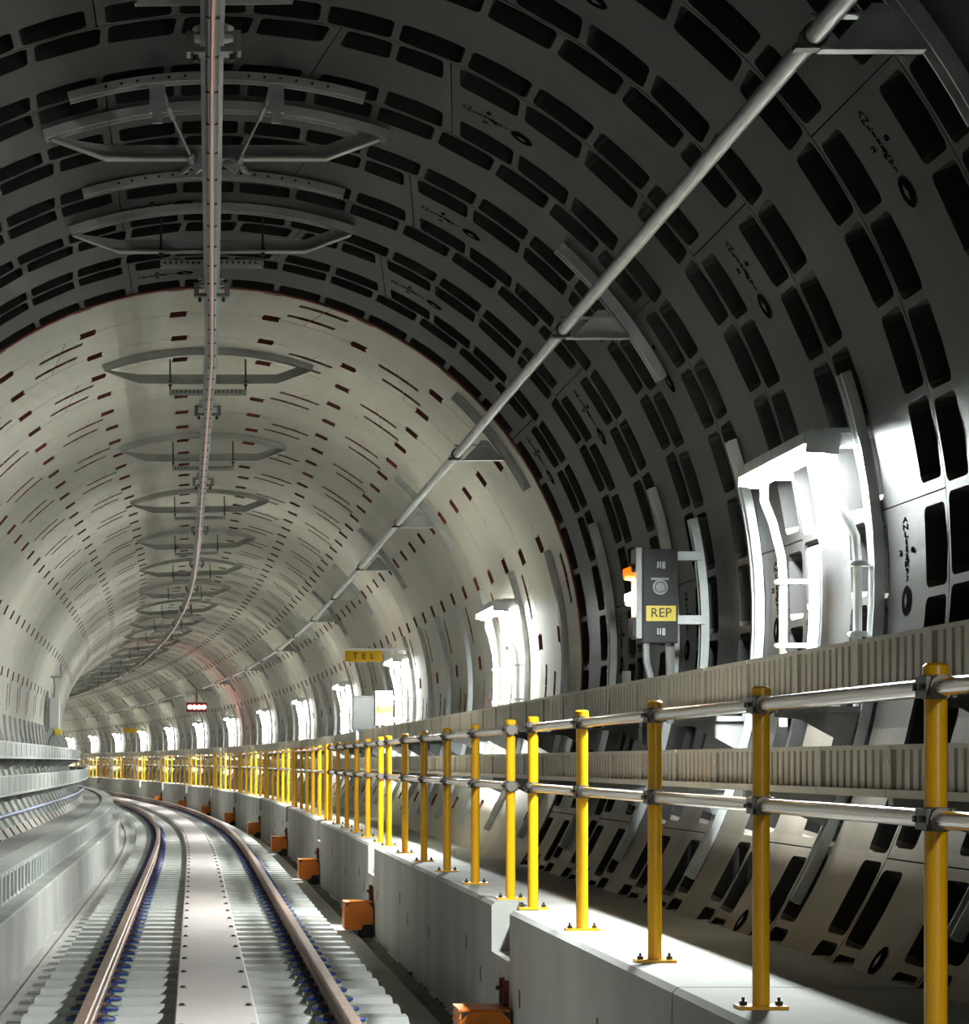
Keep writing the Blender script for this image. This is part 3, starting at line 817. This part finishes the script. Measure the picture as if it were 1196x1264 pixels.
for k, s in enumerate(lamp_s):
    vis = k - 3
    T = mat(s)
    lab = ('bright tube lamp on the right wall, %s from the camera' % nth(vis)) if vis >= 0 else 'bright tube lamp on the right wall, %s behind the camera' % ['third', 'second', 'first'][k]
    root = tag(empty('wall_lamp', T), lab, 'lamp', 'tube lamps along the right wall')
    B = Matrix.Translation((LD, 0, LZ)) @ Matrix.Rotation(-TILT, 4, 'Y')
    h = ob('housing', house_me, root, B); ob('diffuser', diff_me, root, B)
    for yy in (-.66, .66):
        mb = MB(); mb.box(LD + .02, wallx(LZ), yy - .025, yy + .025, LZ + .05, LZ + .075)
        mb.box(LD + .02, wallx(LZ), yy - .003, yy + .003, LZ - .02, LZ + .05); ob('mount', mb.mesh('mount', ['galv']), root)
    if vis < 0: continue
    for yy, sw in ((-.62, .10), (.55, .12)):
        z1 = LZ - .04
        dx = .06 if yy > 0 else .13
        P = [(LD + .02, yy, z1 + .02), (LD + .02, yy, z1 - .10), (LD + .02 + dx * .5, yy - sw * .5, z1 - .22), (LD + .02 + dx, yy - sw, z1 - .40)]
        for zz in (2.35, 2.1, 1.85, 1.6): P.append((LD + .03 + dx, yy - sw, zz))
        mb = MB(); mb.tube(P, .022, 8); c = ob('conduit', shade(mb.mesh('conduit', ['conduit'])), root)
        for zz in (2.35, 2.02):
            mb = MB(); x = LD + .03 + dx; mb.box(x - .03, wallx(zz), yy - sw - .035, yy - sw + .035, zz - .012, zz + .012); mb.cyl((x - .03, yy - sw - .03, zz), (x - .03, yy - sw + .03, zz), .012, 6)
            ob('conduit_clamp', mb.mesh('conduit_clamp', ['galv']), c)
    mb = MB()
    a0, a1 = angle_at(2.52), angle_at(1.95)
    mbp = [cylp(a0 + (a1 - a0) * q / 4, 0, RT - .07) for q in range(5)]
    for q in range(4):
        for dr in (0, .012):
            A, C = Vector(mbp[q]), Vector(mbp[q+1]); off = Vector((dr, 0, 0))
            mb.quad(tuple(A + off + Vector((0, .12, 0))), tuple(A + off + Vector((0, .34, 0))), tuple(C + off + Vector((0, .34, 0))), tuple(C + off + Vector((0, .12, 0))))
    ob('back_plate', mb.mesh('back_plate', ['galv']), root)

# ------------------------------------------------------------------ orange boxes in the kerb corner
def orange_mesh():
    mb = MB(); x0, x1, y0, y1, z0, z1 = 1.385, 1.665, -.17, .17, SZ + .03, SZ + .30
    c = .05
    P = [(x0, z0), (x1 - .12, z0), (x1 - .10, z0 + .05), (x1, z0 + .06), (x1, z1 - c), (x1 - c, z1), (x0 + c, z1), (x0, z1 - c)]
    n = len(mb.v)
    for y in (y0, y1): mb.v += [(x, y, z) for x, z in P]
    N = len(P); mb.face(tuple(n + i for i in range(N))); mb.face(tuple(n + N + i for i in reversed(range(N))))
    for i in range(N):
        j = (i + 1) % N; mb.face((n + i, n + j, n + N + j, n + N + i))
    body = recalc(mb.mesh('body', ['orange']))
    mb = MB()
    for k in range(7):
        z = z0 + .012 + k * .036; mb.quad((x0 - .016, y0, z), (x0 - .004, y0, z + .033), (x0 - .004, y1, z + .033), (x0 - .016, y1, z)); mb.quad((x0 - .016, y0, z), (x0 - .016, y1, z), (x0, y1, z - .003), (x0, y0, z - .003))
        mb.poly([(x0 - .016, y0, z), (x0, y0, z), (x0, y0, z + .033), (x0 - .004, y0, z + .033)])
    louv = mb.mesh('louvre', ['orange'])
    mb = MB()
    mb.box(x0 - .012, x1, y0 + .012, y1 + .02, z1, z1 + .012)
    lid = mb.mesh('lid', ['orange'])
    mb = MB(); mb.box(x1 - .15, x1, y0 + .03, y1, SZ - .05, z0 + .05); foot = mb.mesh('foot', ['black'])
    mb = MB()
    for xx in (x0 + .004, x1 - .055):
        pass
    mb.poly([(x0, y0 + .004, z1), (x0 + c, y0 + .004, z1), (x0, y0 + .004, z1 - c)]); mb.poly([(x1, y0 + .004, z1), (x1, y0 + .004, z1 - c), (x1 - c, y0 + .004, z1)])
    cor = mb.mesh('corner_opening', ['black'])
    mb = MB()
    mb.box(WF - .03, WF, .03, .05, z1 + .01, z1 + .16); mb.cyl((WF - .03, .04, z1 + .1), (WF - .05, .04, z1 + .1), .014, 6)
    lug = mb.mesh('fixing_lug', ['rustpocket'])
    return body, louv, lid, foot, cor, lug
om = orange_mesh()
for k in range(9):
    s = 13.95 + 10.6 * k; T = mat(s)
    root = tag(empty('point_box', T), 'orange louvred metal box in the kerb corner, %s from the camera' % nth(k), 'box', 'orange boxes along the right kerb')
    ob('fixing_lug', om[5], root, Matrix.Translation((0, .19, 0)))
    for nm, me in zip(('body', 'louvre', 'lid', 'foot', 'corner_opening', 'fixing_lug'), om): ob(nm, me, root)

# ------------------------------------------------------------------ repeater signal
T = mat(15.15); root = tag(empty('repeater_signal', T), 'black repeater signal box with yellow REP plate on the right wall', 'signal')
x0, x1, z0, z1 = 2.665, 2.885, 2.16, 2.745
mb = MB(); mb.box(x0, x1, 0, .22, z0, z1); ob('case', mb.mesh('case', ['darkbox']), root)
mb = MB(); mb.box(x0 + .005, x1 - .005, -.012, 0, z0 + .005, z1 - .005); dr = ob('door', mb.mesh('door', ['darkbox']), root)
mb = MB()
for zz in (z1 - .10, z0 + .07):
    mb.box(x0 + .085, x0 + .095, -.03, -.012, zz - .02, zz + .02); mb.box(x0 + .115, x0 + .135, -.035, -.012, zz - .025, zz + .02); mb.box(x0 + .10, x0 + .11, -.028, -.012, zz - .02, zz + .02)
ob('handle', mb.mesh('handle', ['galvdark']), dr)
mb = MB(); c = (x0 + .105, z0 + .345); mb.cyl((c[0], -.012, c[1]), (c[0], -.03, c[1]), .048, 20); mb.cyl((c[0], -.03, c[1]), (c[0], -.038, c[1]), .036, 20, r1=.028); mb.cyl((c[0], -.038, c[1]), (c[0], -.042, c[1]), .012, 12)
mb.box(c[0] - .055, c[0] + .055, -.016, -.012, c[1] + .045, c[1] + .06)
ob('port', shade(mb.mesh('port', ['lens'])), dr)
mb = MB(); mb.box(x0 + .02, x1 - .015, -.017, -.012, z0 + .135, z0 + .23); pl = ob('plate', mb.mesh('rep_plate', ['sign']), root); pl['label'] = 'yellow plate lettered REP'
tm = text_mesh('rep_text', 'REP', .082, 'darkbox', .001); ob('lettering', tm, pl, Matrix.Translation(((x0 + x1) / 2 + .002, -.0185, z0 + .184)) @ Matrix.Rotation(R90, 4, 'X'))
mb = MB(); mb.box(x0 - .035, x0, .02, .20, z0 + .03, z1 + .01, 0); mb.box(x0 - .055, x0 - .035, .03, .19, z0 + .04, z0 + .16, 1); ob('side_panel', mb.mesh('side_panel', ['galvdark', 'darkbox']), root)
mb = MB()
zz = z0 + .435
for q in range(8):
    a, b = math.pi * q / 8, math.pi * (q + 1) / 8
    mb.quad(*[(x0 - xx, .11 + .058 * math.cos(t), zz + .008 + .058 * math.sin(t)) for xx, t in ((.035, a), (.035, b), (.06, b), (.06, a))])
ob('hood', mb.mesh('hood', ['darkbox']), root)
mb = MB(); mb.cyl((x0 - .035, .11, z0 + .44), (x0 - .098, .11, z0 + .435), .052, 14, r1=.034); l_ = ob('amber_lens', shade(mb.mesh('amber_lens', ['amberlens'])), root); l_['label'] = 'faintly glowing amber lens'
mb = MB(); mb.cyl((x0 - .035, .11, z0 + .28), (x0 - .085, .11, z0 + .275), .05, 14, r1=.035); l_ = ob('lit_lens', shade(mb.mesh('lit_lens', ['warmlight'])), root); l_['label'] = 'glowing warm white signal lens'
for zz in (z0 + .12, z0 + .52):
    mb = MB(); mb.box(x1 - .02, wallx(zz) - .03, .06, .14, zz, zz + .055); ob('arm', mb.mesh('arm', ['galv']), root)
ob('strut', strut_mesh(angle_at(2.95), angle_at(1.75), w=.04, name='signal_strut'), root, Matrix.Translation((0, .12, 0)))
mb = MB(); mb.tube([(x0 + .03, .05, z0), (x0 + .035, .05, z0 - .12), (x0 + .07, .05, z0 - .25), (x0 + .10, .05, z0 - .5)], .022, 8); mb.tube([(x1 - .03, .1, z0), (x1 - .02, .1, z0 - .5)], .03, 6)
ob('conduit', shade(mb.mesh('signal_conduit', ['galv'])), root)

# ------------------------------------------------------------------ TEL sign, cabinets, small plates, far signals
T = mat(35.3); root = tag(empty('telephone_sign', T), 'amber TEL sign projecting from the wall beside the third lamp', 'sign')
x0, x1, z0, z1 = 2.06, 2.60, 2.87, 3.03
mb = MB(); mb.box(x0, x1, -.01, .01, z0, z1); b = ob('board', mb.mesh('sign_board', ['signorange']), root)
ob('lettering', text_mesh('tel_text', 'T E L', .13, 'darkbox', .001, 1.15), b, Matrix.Translation(((x0 + x1) / 2, -.013, (z0 + z1) / 2)) @ Matrix.Rotation(R90, 4, 'X'))
mb = MB(); mb.box(x0, 3.03, -.015, .015, z1, z1 + .035); ob('arm', mb.mesh('sign_arm', ['white']), root)
def cabinet(name, s, x0, x1, z0, z1, mt, label, stripe=False, feet=True):
    root = tag(empty(name, mat(s)), label, 'cabinet'); mb = MB(); mb.box(x0, x1, 0, .3, z0, z1, 0); ob('body', mb.mesh('cabinet_body', [mt]), root)
    mb = MB(); mb.box(x0 + .012, x1 - .012, -.02, 0, z0 + .012, z1 - .012); d = ob('door', mb.mesh('cabinet_door', [mt]), root)
    mb = MB(); mb.box(x0 + .03, x0 + .05, -.035, -.02, (z0 + z1) / 2 - .05, (z0 + z1) / 2 + .05); ob('handle', mb.mesh('cabinet_handle', ['bolt']), d)
    if stripe:
        mb = MB(); mb.box(x0, x1, -.024, -.02, z0 + (z1 - z0) * .36, z0 + (z1 - z0) * .56); ob('stripe', mb.mesh('cabinet_stripe', ['stripe']), d)
    else:
        mb = MB(); mb.box(x0 - .02, x1 + .02, -.05, .32, z1, z1 + .02); ob('canopy', mb.mesh('cabinet_canopy', [mt]), root)
    mb = MB()
    for zz in (z0 + .08, z1 - .12): mb.box(x1, wallx(zz) - .01, .1, .16, zz, zz + .04)
    mb.box(x0 + .06, x0 + .10, .1, .14, z0 - .25, z0); mb.box(x1 - .10, x1 - .06, .1, .14, z0 - .25, z0)
    ob('mounting', mb.mesh('cabinet_mounting', ['galv']), root)
cabinet('wall_cabinet', 38.9, 2.42, 2.76, 1.93, 2.45, 'greybox', 'grey steel cabinet below the TEL sign')
cabinet('wall_cabinet', 36.2, 2.57, 2.83, 1.96, 2.47, 'cabinet', 'white cabinet with yellow band below the third lamp', True)
mb = MB(); mb.box(0, .06, -.01, 0, 0, .16); 
root = tag(empty('marker_plate', mat(17.2, 2.93, 1.98)), 'small white marker plate on the lining left of the repeater signal', 'sign')
mb = MB(); mb.box(-.03, .03, -.006, .006, -.08, .08); ob('plate', mb.mesh('marker', ['white']), root); mb = MB(); mb.cyl((.03, .02, 0), (.14, .02, 0), .012, 8); ob('stem', mb.mesh('marker_stem', ['bolt']), root)

T = mat(83); root = tag(empty('red_signal', T), 'glowing red signal hung from a bracket on the far right wall', 'signal')
x, z = 1.65, CAMZ + 1.86
mb = MB(); mb.box(x - .35, x + .35, 0, .12, z - .16, z + .16); ob('case', mb.mesh('signal_case', ['darkbox']), root)
mb = MB()
for k in range(4): mb.cyl((x - .24 + k * .16, 0, z), (x - .24 + k * .16, -.04, z), .075, 12)
ob('lit_lens', mb.mesh('red_lens', ['redlight']), root)
mb = MB(); mb.box(x - .04, x + .04, .02, .08, z + .16, z + .62); mb.box(x - .04, x + .5, .02, .08, z + .56, z + .62); ob('hanger', mb.mesh('signal_hanger', ['galvdark']), root)
T = mat(119.3); root = tag(empty('far_sign', T), 'small yellow sign on the right wall far down the tunnel', 'sign')
mb = MB(); mb.box(1.9, 2.55, -.01, .01, CAMZ + 1.42, CAMZ + 1.62); ob('board', mb.mesh('far_board', ['signorange']), root)
mb = MB(); mb.box(2.5, 3.0, -.01, .01, CAMZ + 1.6, CAMZ + 1.64); ob('arm', mb.mesh('far_arm', ['white']), root)

# left wall equipment where the inner wall turns out of sight
T = mat(50); root = tag(empty('wall_cabinet', T), 'tall grey cabinet on the left wall where it turns out of sight', 'cabinet')
mb = MB(); mb.box(-3.0, -2.79, 0, .4, CAMZ + .67, CAMZ + 1.31); ob('body', mb.mesh('left_body', ['lid']), root)
mb = MB(); mb.box(-2.985, -2.80, -.025, 0, CAMZ + .685, CAMZ + 1.295); ob('door', mb.mesh('left_door', ['lid']), root)
mb = MB(); mb.box(-3.06, -3.0, -.1, .5, CAMZ + .62, CAMZ + 1.45); ob('frame', mb.mesh('left_frame', ['galvdark']), root)
root = tag(empty('junction_box', T), 'small yellow box below the tall cabinet on the left wall', 'box')
mb = MB(); mb.box(-2.88, -2.74, -.02, .2, CAMZ + .55, CAMZ + .67); ob('case', mb.mesh('junction_case', ['sign']), root)
mb = MB(); mb.box(-2.86, -2.76, -.03, -.02, CAMZ + .57, CAMZ + .65); ob('cover', mb.mesh('junction_cover', ['sign']), root)
mb = MB(); mb.tube([(-2.88, .1, CAMZ + .62), (-2.95, .1, CAMZ + .5), (-3.02, .1, CAMZ + .32)], .035, 8); ob('cable', mb.mesh('junction_cable', ['galvdark']), root)
root = tag(empty('wall_bracket', T), 'small galvanised bracket frame above the tall cabinet on the left wall', 'bracket')
mb = MB(); mb.box(-2.98, -2.74, 0, .05, CAMZ + 1.72, CAMZ + 1.76); ob('shelf', mb.mesh('bracket_shelf', ['galvdark']), root)
mb = MB(); mb.box(-2.77, -2.74, 0, .05, CAMZ + 1.76, CAMZ + 2.0); ob('upright', mb.mesh('bracket_upright', ['galvdark']), root)
mb = MB(); mb.tube([(-2.9, .02, CAMZ + 1.72), (-2.88, .02, CAMZ + 1.5), (-2.9, .02, CAMZ + 1.31)], .012, 6); ob('cable', mb.mesh('bracket_cable', ['bolt']), root)
